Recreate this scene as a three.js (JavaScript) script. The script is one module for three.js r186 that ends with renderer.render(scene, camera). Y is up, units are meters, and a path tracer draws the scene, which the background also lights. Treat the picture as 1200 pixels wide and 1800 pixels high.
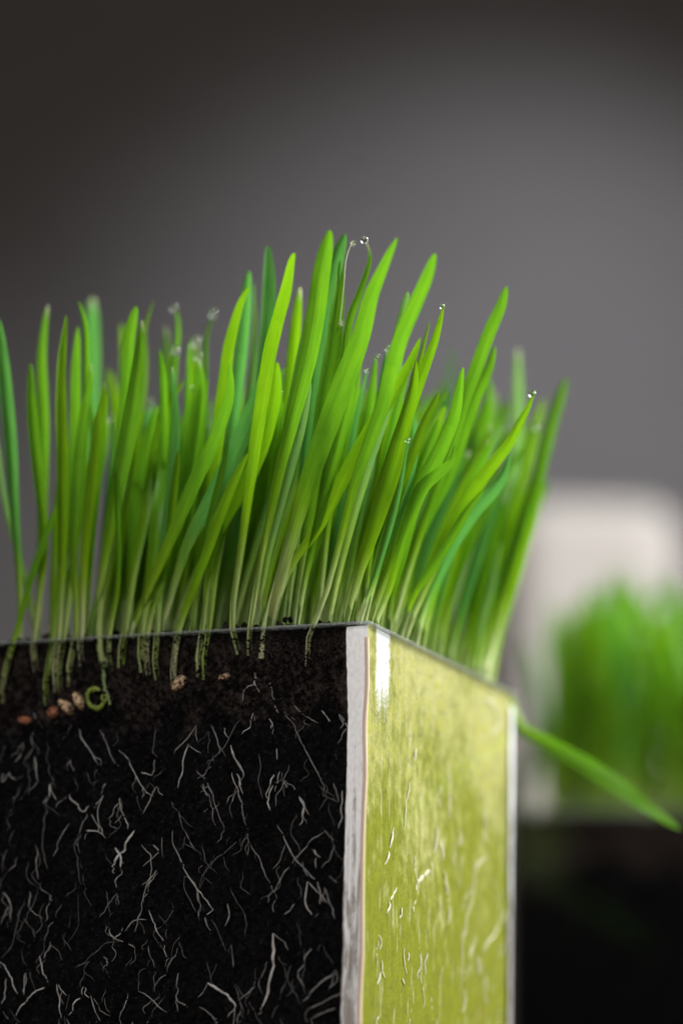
import * as THREE from 'three';
import { mergeGeometries } from 'three/addons/utils/BufferGeometryUtils.js';
import { RoundedBoxGeometry } from 'three/addons/geometries/RoundedBoxGeometry.js';
import { RectAreaLightUniformsLib } from 'three/addons/lights/RectAreaLightUniformsLib.js';
import { createNoise2D, createNoise3D } from 'simplex-noise';

// ---------------------------------------------------------------- camera, lights, exposure
const RIM = 0.115;                                   // height of the glass box, metres
const V3 = (x, y, z) => new THREE.Vector3(x, y, z);
const scene = new THREE.Scene();
scene.background = new THREE.Color().setRGB(0.012, 0.012, 0.013);
const TILT = 0.23844, ROLL = 0.02367, YAW = 0.39922, SIDE = 0.08496, FRONT = 0.0815;
const EYE = V3(-0.005768, 0.003716 + RIM - 0.09, 0.44);
const FWD = V3(0, Math.sin(TILT), -Math.cos(TILT)), UP0 = V3(0, Math.cos(TILT), Math.sin(TILT)), RT0 = V3(1, 0, 0);
const RT = RT0.clone().multiplyScalar(Math.cos(ROLL)).addScaledVector(UP0, Math.sin(ROLL));
const UPV = UP0.clone().multiplyScalar(Math.cos(ROLL)).addScaledVector(RT0, -Math.sin(ROLL));
const camera = new THREE.PerspectiveCamera(24, 682 / 1024, 0.02, 20);
camera.position.copy(EYE); camera.up.copy(UPV); camera.lookAt(EYE.clone().add(FWD)); camera.updateMatrixWorld();
camera.focus = 0.452; camera.userData.fStop = 5.1;
const renderer = new THREE.WebGLRenderer({ antialias: true });
renderer.toneMapping = THREE.LinearToneMapping; renderer.toneMappingExposure = 1.0;
renderer.shadowMap.enabled = true; renderer.setSize(682, 1024);
RectAreaLightUniformsLib.init();
// three unseen lamps added for their light: a cool soft box for window light from the right (key), a weak soft box front left (fill), a spot on the wall
const ADDED_LAMPS = {
  key: { at: V3(0.66, 0.76, -0.28), to: V3(0.02, 0.10, -0.04), w: 0.70, h: 0.70, color: [0.95, 0.98, 1.0], power: 31 },
  fill: { at: V3(-0.34, 0.62, 0.82), to: V3(-0.02, 0.12, -0.03), w: 0.60, h: 0.50, color: [1.0, 0.98, 0.96], power: 5.8 },
  wall: { at: V3(0.45, 1.15, -1.20), to: V3(0.20, 0.76, -2.35), power: 2.2, angle: 0.54, color: [0.88, 0.90, 1.0] },
};

// ---------------------------------------------------------------- helpers
function rng(seed) { let s = seed | 0; return () => { s = (s + 0x6d2b79f5) | 0; let t = Math.imul(s ^ (s >>> 15), 1 | s); t = (t + Math.imul(t ^ (t >>> 7), 61 | t)) ^ t; return ((t ^ (t >>> 14)) >>> 0) / 4294967296; }; }
const R = rng(7), rr = (a, b, f = R) => a + (b - a) * f();
const n2 = createNoise2D(rng(3)), n3 = createNoise3D(rng(5));
const fbm = (x, y, o = 4) => { let s = 0, a = 0.5; for (let i = 0; i < o; i++) { s += a * n2(x, y); x *= 2.03; y *= 2.03; a *= 0.5; } return s; };
const clamp = THREE.MathUtils.clamp, lerp = THREE.MathUtils.lerp, sstep = THREE.MathUtils.smoothstep;
const taken = new Map();
function numbered(name) { const k = taken.get(name) ?? 0; taken.set(name, k + 1); return k ? name + '_' + String(k).padStart(3, '0') : name; }
function mesh(name, geo, mat, parent) { const m = new THREE.Mesh(geo, mat); m.name = name; m.castShadow = m.receiveShadow = true; if (parent) parent.add(m); return m; }
function thing(name, label, category, at, group, turn = 0) {
  const o = new THREE.Group(); o.name = numbered(name); o.position.copy(at); o.rotation.y = turn; o.userData = { label, category };
  if (group) o.userData.group = group; scene.add(o); return o;
}
function lone(name, geo, mat, label, category, at, group) {
  const m = mesh(numbered(name), geo, mat, scene); m.position.copy(at); m.userData = { label, category }; if (group) m.userData.group = group; return m;
}
// pixel of the photograph (1200 x 1800) -> direction with unit camera depth
const FPX = 900 / Math.tan(THREE.MathUtils.degToRad(12));
const ray = (px, py) => FWD.clone().addScaledVector(RT, (px - 600) / FPX).addScaledVector(UPV, (900 - py) / FPX);
const atDepth = (px, py, d) => EYE.clone().addScaledVector(ray(px, py), d);
const depthOf = (p) => p.clone().sub(EYE).dot(FWD);
const DR = V3(Math.sin(YAW), 0, -Math.cos(YAW));     // along the side pane, away from the near corner
const DL = V3(-Math.cos(YAW), 0, -Math.sin(YAW));    // along the front pane, away from the near corner
const CORNER = V3(0, RIM, 0);
function onPlane(px, py, n, off) { const d = ray(px, py), q = CORNER.clone().addScaledVector(n, off).sub(EYE); return EYE.clone().addScaledVector(d, q.dot(n) / d.dot(n)); }
const onFront = (px, py, off) => onPlane(px, py, DR, off), onSide = (px, py, off) => onPlane(px, py, DL, off);
function project(p) { const q = p.clone().sub(EYE), z = q.dot(FWD); return [600 + (q.dot(RT) / z) * FPX, 900 - (q.dot(UPV) / z) * FPX]; }
const local = (p) => { const q = p.clone().sub(V3(0, 0, 0)); return V3(-q.dot(DL), q.y, -q.dot(DR)); };   // into the box's own axes

function dataTex(w, h, f, srgb = false) {
  const d = new Uint8Array(w * h * 4);
  for (let y = 0; y < h; y++) for (let x = 0; x < w; x++) { const c = f(x / w, y / h, x, y), i = (y * w + x) * 4; for (let k = 0; k < 3; k++) d[i + k] = clamp(Math.round((Array.isArray(c) ? c[k] : c) * 255), 0, 255); d[i + 3] = 255; }
  const t = new THREE.DataTexture(d, w, h); t.magFilter = THREE.LinearFilter; t.minFilter = THREE.LinearFilter; t.wrapS = t.wrapT = THREE.RepeatWrapping;
  if (srgb) t.colorSpace = THREE.SRGBColorSpace; t.needsUpdate = true; return t;
}
const toS = (c) => c.map((x) => { x = clamp(x, 0, 1); return x <= 0.0031308 ? x * 12.92 : 1.055 * Math.pow(x, 1 / 2.4) - 0.055; });
const mix3 = (a, b, t) => a.map((x, i) => x + (b[i] - x) * t);

// ---------------------------------------------------------------- materials
const hash = (x, y) => { let h = Math.imul(x, 374761393) + Math.imul(y, 668265263); h = Math.imul(h ^ (h >>> 13), 1274126177); return ((h ^ (h >>> 16)) >>> 0) / 4294967296; };
const veinOf = (u, v) => { const a = Math.cos((u + 0.02 * Math.sin(u * 17) + 0.012 * Math.sin(v * 9 + u * 5)) * Math.PI * 2 * 11) * (0.65 + 0.35 * Math.sin(u * 23 + 1)), mid = Math.exp(-((u - 0.5) ** 2) / 0.0012); return 0.5 + 0.28 * a * a * Math.sign(a) + 0.35 * mid; };
const leafMap = dataTex(128, 512, (u, v, x, y) => {
  const vein = veinOf(u, v), streak = fbm(u * 18, v * 2.2, 3), blotch = fbm(u * 2 + 9, v * 5, 3), k = 0.93 + 0.15 * (vein - 0.5) + 0.14 * streak + 0.10 * blotch;
  return toS([k * (1 + 0.10 * blotch), k, k * (1 - 0.15 * blotch)].map((c) => c * 0.95));
}, true);
const leafBump = dataTex(128, 256, (u, v) => 0.5 + 0.4 * (veinOf(u, v) - 0.5) + 0.12 * fbm(u * 14, v * 3, 2));
const leafMat = new THREE.MeshPhysicalMaterial({ color: 0xffffff, map: leafMap, bumpMap: leafBump, bumpScale: 0.00013, vertexColors: true, roughness: 0.92, transmission: 0.5, thickness: 0, clearcoat: 0.32, clearcoatRoughness: 0.30, side: THREE.DoubleSide, specularIntensity: 0.1 });
const sheathMat = new THREE.MeshPhysicalMaterial({ color: 0xffffff, map: leafMap, bumpMap: leafBump, bumpScale: 0.00008, vertexColors: true, roughness: 0.9, transmission: 0.4, thickness: 0, clearcoat: 0.3, clearcoatRoughness: 0.35, specularIntensity: 0.2, side: THREE.DoubleSide });
const waterMat = new THREE.MeshPhysicalMaterial({ color: 0xffffff, roughness: 0.0, transmission: 1, thickness: 0.002, ior: 1.33 });
const paneMat = new THREE.MeshPhysicalMaterial({ color: 0xffffff, roughness: 0.03, transmission: 1, thickness: 0, ior: 1.5, side: THREE.DoubleSide });
const rimMat = new THREE.MeshPhysicalMaterial({ color: new THREE.Color().setRGB(0.72, 0.75, 0.74), roughness: 0.25, transmission: 0.86, thickness: 0, ior: 1.5, clearcoat: 1, clearcoatRoughness: 0.1 });

// ---------------------------------------------------------------- setting: table and wall
const tableMat = new THREE.MeshStandardMaterial({ roughness: 0.6, map: dataTex(512, 512, (u, v) => { const g = 0.5 + 0.5 * fbm(u * 3, v * 40, 4); return toS([0.085 + 0.05 * g, 0.06 + 0.035 * g, 0.042 + 0.022 * g]); }, true) });
const table = mesh('table', new THREE.BoxGeometry(3.4, 0.04, 3.3), tableMat, scene); table.position.set(0, -0.02, -0.75); table.userData.kind = 'structure';
const wallMat = new THREE.MeshStandardMaterial({ roughness: 0.95, map: dataTex(512, 512, (u, v) => { const g = 1 + 0.10 * fbm(u * 5, v * 5, 5); return toS([0.30 * g, 0.28 * g, 0.27 * g]); }, true), bumpMap: dataTex(256, 256, (u, v) => 0.5 + 0.5 * fbm(u * 40, v * 40, 3)), bumpScale: 0.001 });
const wall = mesh('wall', new THREE.BoxGeometry(4.2, 2.8, 0.1), wallMat, scene); wall.position.set(0, 1.3, -2.40); wall.userData.kind = 'structure';

// ---------------------------------------------------------------- lamps added for their light (outside the frame)
const lampBlack = new THREE.MeshStandardMaterial({ color: new THREE.Color().setRGB(0.02, 0.02, 0.02), roughness: 0.6 });
function stand(g, x, z, h) {
  mesh('pole', new THREE.CylinderGeometry(0.012, 0.012, h, 12).translate(x, h / 2, z), lampBlack, g);
  mesh('base', new THREE.CylinderGeometry(0.12, 0.13, 0.02, 24).translate(x, 0.01, z), lampBlack, g);
}
function softbox(L, label) {
  const g = thing('added_softbox', label, 'lamp', V3(L.at.x, 0, L.at.z), 'added lamps');
  const dir = L.to.clone().sub(L.at).normalize(), back = L.at.clone().addScaledVector(dir, -0.09);
  stand(g, back.x - L.at.x, back.z - L.at.z, back.y);
  const head = new THREE.Group(); head.name = 'head'; head.position.set(0, L.at.y, 0); head.up.set(0, 1, 0); g.add(head);
  head.lookAt(head.getWorldPosition(V3(0, 0, 0)).add(dir));
  mesh('housing', new RoundedBoxGeometry(L.w + 0.04, L.h + 0.04, 0.08, 2, 0.02).translate(0, 0, -0.06), lampBlack, head);
  mesh('lamp_diffuser', new THREE.PlaneGeometry(L.w, L.h).translate(0, 0, -0.012), new THREE.MeshStandardMaterial({ color: 0xffffff, roughness: 0.9, emissive: new THREE.Color().setRGB(...L.color), emissiveIntensity: 0.6 }), head);
  const light = new THREE.RectAreaLight(new THREE.Color().setRGB(...L.color), L.power, L.w, L.h); light.name = 'lamp_light'; light.position.copy(L.at); scene.add(light); light.lookAt(L.to);
}
softbox(ADDED_LAMPS.key, 'large square softbox on a black stand, added in place of window light on the filmed side pane');
softbox(ADDED_LAMPS.fill, 'smaller softbox on a black stand, added as fill light on the front pane from above');
{
  const L = ADDED_LAMPS.wall, g = thing('added_spot', 'black spot lamp on a stand, added to brighten the grey wall', 'lamp', V3(L.at.x, 0, L.at.z), 'added lamps');
  const dir = L.to.clone().sub(L.at).normalize(), q = new THREE.Quaternion().setFromUnitVectors(V3(0, 1, 0), dir), k = dir.clone().multiplyScalar(-0.12);
  stand(g, k.x, k.z, L.at.y + k.y);
  mesh('housing', new THREE.CylinderGeometry(0.055, 0.045, 0.12, 24, 1, true).applyQuaternion(q).translate(k.x / 2, L.at.y + k.y / 2, k.z / 2), lampBlack, g);
  mesh('lamp_lens', new THREE.CircleGeometry(0.05, 24).rotateX(-Math.PI / 2).applyQuaternion(q).translate(-k.x * 0.05, L.at.y - k.y * 0.05, -k.z * 0.05), new THREE.MeshStandardMaterial({ color: 0xffffff, emissive: 0xffffff, emissiveIntensity: 0.8 }), g);
  const s = new THREE.SpotLight(new THREE.Color().setRGB(...L.color), L.power, 0, L.angle, 1.0, 2); s.name = 'spot_light'; s.position.copy(L.at).addScaledVector(dir, 0.03); s.target.position.copy(L.to); s.castShadow = true; s.shadow.radius = 3; scene.add(s, s.target);
}

// ---------------------------------------------------------------- glass box
function grid(nx, ny, f, g) {                                  // f(u, v) -> [x, y, z, uvx, uvy]
  const pos = [], uv = [], idx = [];
  for (let j = 0; j <= ny; j++) for (let i = 0; i <= nx; i++) { const a = f(i / nx, j / ny); pos.push(a[0], a[1], a[2]); uv.push(a[3], a[4]); }
  for (let j = 0; j < ny; j++) for (let i = 0; i < nx; i++) { const a = j * (nx + 1) + i, b = a + 1, c = a + nx + 1, d = c + 1; idx.push(a, b, d, a, d, c); }
  g = new THREE.BufferGeometry(); g.setAttribute('position', new THREE.Float32BufferAttribute(pos, 3)); g.setAttribute('uv', new THREE.Float32BufferAttribute(uv, 2)); g.setIndex(idx); g.computeVertexNormals(); return g;
}
// side film: yellow-green algae with painted-in glass reflections, stains and specks; u = distance from the near corner, v = height
const specks = Array.from({ length: 240 }, () => { const near = R(); return near < 0.45 ? [rr(0.30, 0.72), rr(0.78, 0.985), rr(0.0012, 0.0034), rr(0.25, 0.8)] : [R(), R(), rr(0.0008, 0.0030), rr(0.3, 0.9)]; });
const algae = (() => {
  const W = 1024, H = 1024, a = new Float32Array(W * H * 3);
  for (let y = 0; y < H; y++) for (let x = 0; x < W; x++) {
    const u = x / W, v = y / H, s = u * SIDE / 0.01, t = v * RIM / 0.01;
    const fine = hash(x >> 1, y >> 1) - 0.5, finer = hash(x, y) - 0.5;
    const mott = fbm(s * 2.6, t * 2.0, 5), big = fbm(s * 0.32 + 4, t * 0.22, 3), streak = fbm(s * 16, t * 0.4 + 3, 4), wisp = fbm(s * 3 + 30, t * 0.7, 4);
    const dep = sstep(0.5 * (v - 0.86) * 4 + 0.40 * mott + 0.7 * big + 0.35 * wisp, -0.75, 0.70);      // pale reflected sheen painted in towards the top, over patchily thinner algae
    const grain = n2(s * 11, t * 9) * 0.6 + n2(s * 23, t * 19 + 7) * 0.5;
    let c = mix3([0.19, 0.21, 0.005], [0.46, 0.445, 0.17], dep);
    const ring = sstep(mott + 0.4 * big - 0.10 * Math.abs(v - 0.88) * 10, 0.16, 0.30) * sstep(v, 0.70, 0.80); c = mix3(c, [0.30, 0.29, 0.02], 0.6 * ring);
    const rust = sstep(big + 0.5 * streak + (u - 0.55) * 0.9 - (v - 0.25) * 1.6, 0.15, 0.85); c = mix3(c, [0.30, 0.19, 0.015], 0.65 * rust);
    const dark = sstep(streak + 0.35 * big - (v - 0.40) * 1.1, 0.16, 0.55); c = mix3(c, [0.125, 0.135, 0.006], 0.7 * dark);
    const sweep = 0.010 + 0.004 * n2(u * 40, 3), lime = sstep(u + 0.004 * n2(t * 2, 9) + 0.004 * grain, 0.052, 0.060) * sstep(0.142 - u + 0.006 * n2(t * 3, 2) + 0.006 * grain, 0, 0.016) * sstep(v - 0.845 + 0.05 * streak + 0.03 * grain, 0, 0.09); c = mix3(c, [0.86, 0.86, 0.88], 0.95 * lime);  // white strip by the near corner: glass reflection painted into the film
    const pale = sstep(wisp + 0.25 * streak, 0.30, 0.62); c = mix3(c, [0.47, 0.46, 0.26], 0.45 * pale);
    const k = 1 + 0.20 * fine + 0.12 * finer + (0.20 * mott + 0.26 * streak + 0.20 * grain) * (1 - 0.8 * lime); for (let i = 0; i < 3; i++) a[(y * W + x) * 3 + i] = c[i] * k;
  }
  for (const [u, v, r, q] of specks) { const n = Math.ceil(r * W); for (let j = -n; j <= n; j++) for (let i = -n; i <= n; i++) { const x = Math.round(u * W) + i * 1, y = Math.round(v * H) + j, d = Math.hypot(i, j * 0.8) / n + 0.5 * n2(x * 0.4, y * 0.4); if (x < 0 || y < 0 || x >= W || y >= H || d > 0.8) continue; for (let k = 0; k < 3; k++) a[(y * W + x) * 3 + k] = lerp(a[(y * W + x) * 3 + k], 0.05, q); } }
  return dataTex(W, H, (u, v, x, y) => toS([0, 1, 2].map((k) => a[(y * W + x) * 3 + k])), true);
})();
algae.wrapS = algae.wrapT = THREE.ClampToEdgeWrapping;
// corner seal with bright glass-edge refraction painted white; grey and brown dirt lower down
const sealGlintTex = dataTex(128, 1024, (u, v) => {
  const line = fbm(u * 9, v * 1.2, 3), dash = fbm(u * 5, v * 60, 3), b = fbm(u * 3, v * 9, 4), dirt = sstep(line * 0.7 + dash * 0.35 + b * 0.9 + (0.66 - v) * 2.2, 0.12, 0.75);
  const thin = Math.exp(-((u - 0.42 - 0.03 * n2(v * 5, 1)) ** 2) / 0.0015) * sstep(0.9 - v + 0.3 * dash, 0.1, 0.35);
  let c = mix3([0.95, 0.95, 0.96], [0.24, 0.21, 0.18], 0.85 * dirt); c = mix3(c, [0.18, 0.13, 0.11], 0.6 * thin); return toS(c.map((k) => k * (1 + 0.16 * dash)));
}, true); sealGlintTex.wrapS = sealGlintTex.wrapT = THREE.ClampToEdgeWrapping;
const sealGlintMat = new THREE.MeshPhysicalMaterial({ map: sealGlintTex, roughness: 0.55, clearcoat: 0.3, bumpMap: sealGlintTex, bumpScale: 0.0002 });
const seamMat = new THREE.MeshStandardMaterial({ color: new THREE.Color().setRGB(0.62, 0.48, 0.36), roughness: 0.5 });
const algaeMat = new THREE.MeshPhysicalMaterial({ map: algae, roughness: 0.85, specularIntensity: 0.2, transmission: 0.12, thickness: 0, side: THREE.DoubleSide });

const box = thing('glass_box', 'clear glass box packed with black soil, its side pane filmed yellow green', 'glass box', V3(0, 0, 0), null, -YAW);
{
  const T = 0.0022, g = box;                                  // local axes: the box fills x -FRONT..0, z -SIDE..0
  const pane = (name, w, h, x, y, z, ry) => mesh(name, new THREE.PlaneGeometry(w, h).rotateY(ry).translate(x, y, z), paneMat, g);
  pane('front_pane', FRONT - 0.0008, RIM - 0.001, -FRONT / 2, RIM / 2, 0, 0);
  pane('side_pane', SIDE - 0.0008, RIM - 0.001, 0, RIM / 2, -SIDE / 2, Math.PI / 2);
  pane('side_pane', SIDE - 0.0008, RIM - 0.001, -FRONT, RIM / 2, -SIDE / 2, Math.PI / 2);
  pane('back_pane', FRONT - 0.0008, RIM - 0.001, -FRONT / 2, RIM / 2, -SIDE, 0);
  const bar = (name, x0, x1, z0, z1, h, y, m) => mesh(name, new RoundedBoxGeometry(x1 - x0, h, z1 - z0, 2, Math.min(0.0004, h * 0.4)).translate((x0 + x1) / 2, y, (z0 + z1) / 2), m, g);
  bar('rim', -FRONT, -0.0001, -T, 0.0002, 0.0005, RIM - 0.0002, rimMat);
  bar('rim', -T, 0.0002, -SIDE, -T, 0.0003, RIM - 0.0002, rimMat);
  bar('rim', -FRONT, -FRONT + T, -SIDE + T, -T, 0.0008, RIM - 0.0002, rimMat);
  bar('rim', -FRONT, 0, -SIDE - 0.0002, -SIDE + T, 0.0008, RIM - 0.0002, rimMat);
  bar('base_plate', -FRONT - 0.001, 0.001, -SIDE - 0.001, 0.001, 0.003, 0.0016, rimMat);
  // corner strips behind the glass: seal plus painted refraction of the glass edge
  mesh('corner_seal_glint', grid(6, 90, (u, v) => { const w = 0.0038 + 0.00012 * n2(v * 7, 2) + 0.00010 * n2(v * 60, 5) + 0.0006 * sstep(v, 0.85, 1), x = -0.0007 - w * (1 - u); return [x, 0.004 + v * (RIM - 0.0047), -0.0008 - 0.0007 * u * (1 - u) * 0 - 0.0003 * (1 - u) ** 2, u, v]; }), sealGlintMat, g);
  mesh('corner_seal_glint', grid(4, 80, (u, v) => { const w = 0.0020 + 0.0004 * n2(v * 16, 12) + 0.0004 * n2(v * 50, 15); return [-0.0003, 0.004 + v * (RIM - 0.0072), -SIDE + 0.0004 + w * (1 - u), 0.5 + u * 0.5, Math.pow(v, 2.2)]; }), sealGlintMat, g);
  mesh('seam', new THREE.TubeGeometry(new THREE.CatmullRomCurve3(Array.from({ length: 14 }, (_, i) => V3(-0.0006 - 0.00025 * n2(i * 0.7, 3), 0.004 + i / 13 * (RIM - 0.007), -0.0004))), 60, 0.00042, 6), seamMat, g);
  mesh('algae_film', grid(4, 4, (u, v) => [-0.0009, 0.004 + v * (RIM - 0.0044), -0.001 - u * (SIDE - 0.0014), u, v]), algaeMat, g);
}

// ---------------------------------------------------------------- soil
const soilTex = dataTex(1024, 1024, (u, v, x, y) => {
  const s = u * 8, t = v * 11.5, cr = fbm(s * 5, t * 5, 4), g = hash(x >> 1, y >> 1), g2 = hash(x >> 2, y >> 2), big = fbm(s * 0.8, t * 0.8, 3);
  const dry = sstep(v + 0.05 * big + 0.03 * cr, 0.83, 0.91);                 // dry brown peat on top of the wet black soil
  let c = mix3([0.0024, 0.0024, 0.0029], [0.021, 0.0155, 0.0132], dry); const k = 1 + 1.6 * cr + 1.0 * (g - 0.5) + 0.8 * big; c = c.map((q) => q * Math.max(0.12, k));
  if (g2 > 0.978 && cr > -0.1) c = mix3(c, [0.035, 0.026, 0.022], 0.4 + 0.4 * dry); if (hash(x >> 1, (y >> 1) + 999) > 0.990) c = mix3(c, [0.09, 0.088, 0.09], 0.35 + 0.3 * dry);
  return toS(c);
}, true);
const soilBump = dataTex(512, 512, (u, v, x, y) => 0.5 + 0.5 * fbm(u * 60, v * 80, 4) + 0.15 * (hash(x, y) - 0.5));
const soilMat = new THREE.MeshPhysicalMaterial({ specularIntensity: 0.12, map: soilTex, bumpMap: soilBump, bumpScale: 0.00025, roughness: 0.95 });
const SOILTOP = RIM - 0.0006;
const crumb = (x, y, f) => 0.5 * fbm(x * f, y * f, 4) + 0.5;
function soilGeometry(w, d, h, nx, ny) {
  const bump = (a, b, s) => Math.max(0, crumb(a + s, b, 420)) * 0.0007 + Math.max(0, n2(a * 1500 + s, b * 1500)) * 0.00035;
  const front = grid(nx, ny, (u, v) => [-w + 0.001 + u * (w - 0.002), 0.004 + v * (h - 0.004), -0.0014 - bump(u * w, v * h, 1) * (v > 0.999 ? 0 : 1), u, v]);
  const top = grid(90, 90, (u, v) => { const x = -w + 0.001 + u * (w - 0.002), z = -0.0014 - v * (d - 0.0028); const e = Math.min(1, Math.min(v, 1 - v, u, 1 - u) * 30); return [x, h + (0.0016 * n2(x * 160, z * 160) + 0.0012 * n2(x * 420, z * 420) + 0.0007) * e, z, u, 0.93 + 0.07 * v]; });
  const side = (x) => grid(2, 4, (u, v) => [x, 0.004 + v * (h - 0.004), -0.0014 - u * (d - 0.0028), u, v]);
  const back = grid(2, 4, (u, v) => [-w + 0.001 + u * (w - 0.002), 0.004 + v * (h - 0.004), -d + 0.0014, u, v]);
  const under = grid(2, 2, (u, v) => [-w + 0.001 + u * (w - 0.002), 0.004, -0.0014 - v * (d - 0.0028), u, 0]);
  return mergeGeometries([front, top, side(-0.0016), side(-w + 0.001), back, under]);
}
const soil = thing('soil_block', 'black moist soil block threaded with white roots inside the glass box', 'soil', V3(0, 0, 0), null, -YAW);
mesh('soil', soilGeometry(FRONT, SIDE, SOILTOP, 300, 400), soilMat, soil);

// roots pressed against the panes
const tone = (lo, hi, n) => Array.from({ length: n }, (_, i) => { const k = lerp(lo, hi, i / (n - 1)); return new THREE.MeshPhysicalMaterial({ color: new THREE.Color().setRGB(k, k * 0.97, k * 0.93), roughness: 0.55, clearcoat: 0.3, bumpMap: soilBump, bumpScale: 0.0001 }); });
const rootMats = tone(0.06, 0.46, 5), sideRootMat = new THREE.MeshStandardMaterial({ color: new THREE.Color().setRGB(0.62, 0.60, 0.40), roughness: 0.8 });
function rootGeometry(pts, r, seed, wav, sink, axis) {
  const c = new THREE.CatmullRomCurve3(pts), L = c.getLength(), n = Math.max(6, Math.ceil(L / 0.0006)), P = [], V = [], I = [], m = 5;
  const ptsOut = c.getSpacedPoints(n);
  for (let i = 0; i <= n; i++) {
    const t = i / n, p = ptsOut[i].clone(), w = wav * n2(i * 0.13 + seed * 7.1, seed) + 0.35 * wav * n2(i * 0.5, seed * 3.3); p.y += 0.0001 * n2(i * 0.6, seed + 9);
    if (axis === 'z') { p.x += w * 0.6; p.z -= sink * Math.max(0, n2(i * 0.16 + 5, seed * 1.7) + 0.10) ; } else { p.z += w * 0.6; p.x -= sink * Math.max(0, n2(i * 0.16, seed * 2.7)); }
    P.push(p); V.push(r * (0.75 + 0.25 * n2(i * 0.25, seed + 40)) * Math.min(1, 0.35 + 4 * Math.min(t, 1 - t)));
  }
  const pos = [];
  for (let i = 0; i <= n; i++) { const T = P[Math.min(n, i + 1)].clone().sub(P[Math.max(0, i - 1)]).normalize(), N = axis === 'z' ? V3(0, 0, 1) : V3(1, 0, 0), B = T.clone().cross(N).normalize(); for (let k = 0; k < m; k++) { const a = k / m * Math.PI * 2; const q = P[i].clone().addScaledVector(B, Math.cos(a) * V[i]).addScaledVector(N, Math.sin(a) * V[i] * (axis === 'z' ? 0.6 : 0.22)); pos.push(q.x, q.y, q.z); } }
  for (let i = 0; i < n; i++) for (let k = 0; k < m; k++) { const a = i * m + k, b = i * m + (k + 1) % m; I.push(a, b, a + m, b, b + m, a + m); }
  const g = new THREE.BufferGeometry(); g.setAttribute('position', new THREE.Float32BufferAttribute(pos, 3)); g.setAttribute('uv', new THREE.Float32BufferAttribute(pos.flatMap((_, i) => i % 3 === 0 ? [pos[i] * 30, pos[i + 1] * 30] : []), 2)); g.setIndex(I); g.computeVertexNormals(); return g;
}
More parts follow.
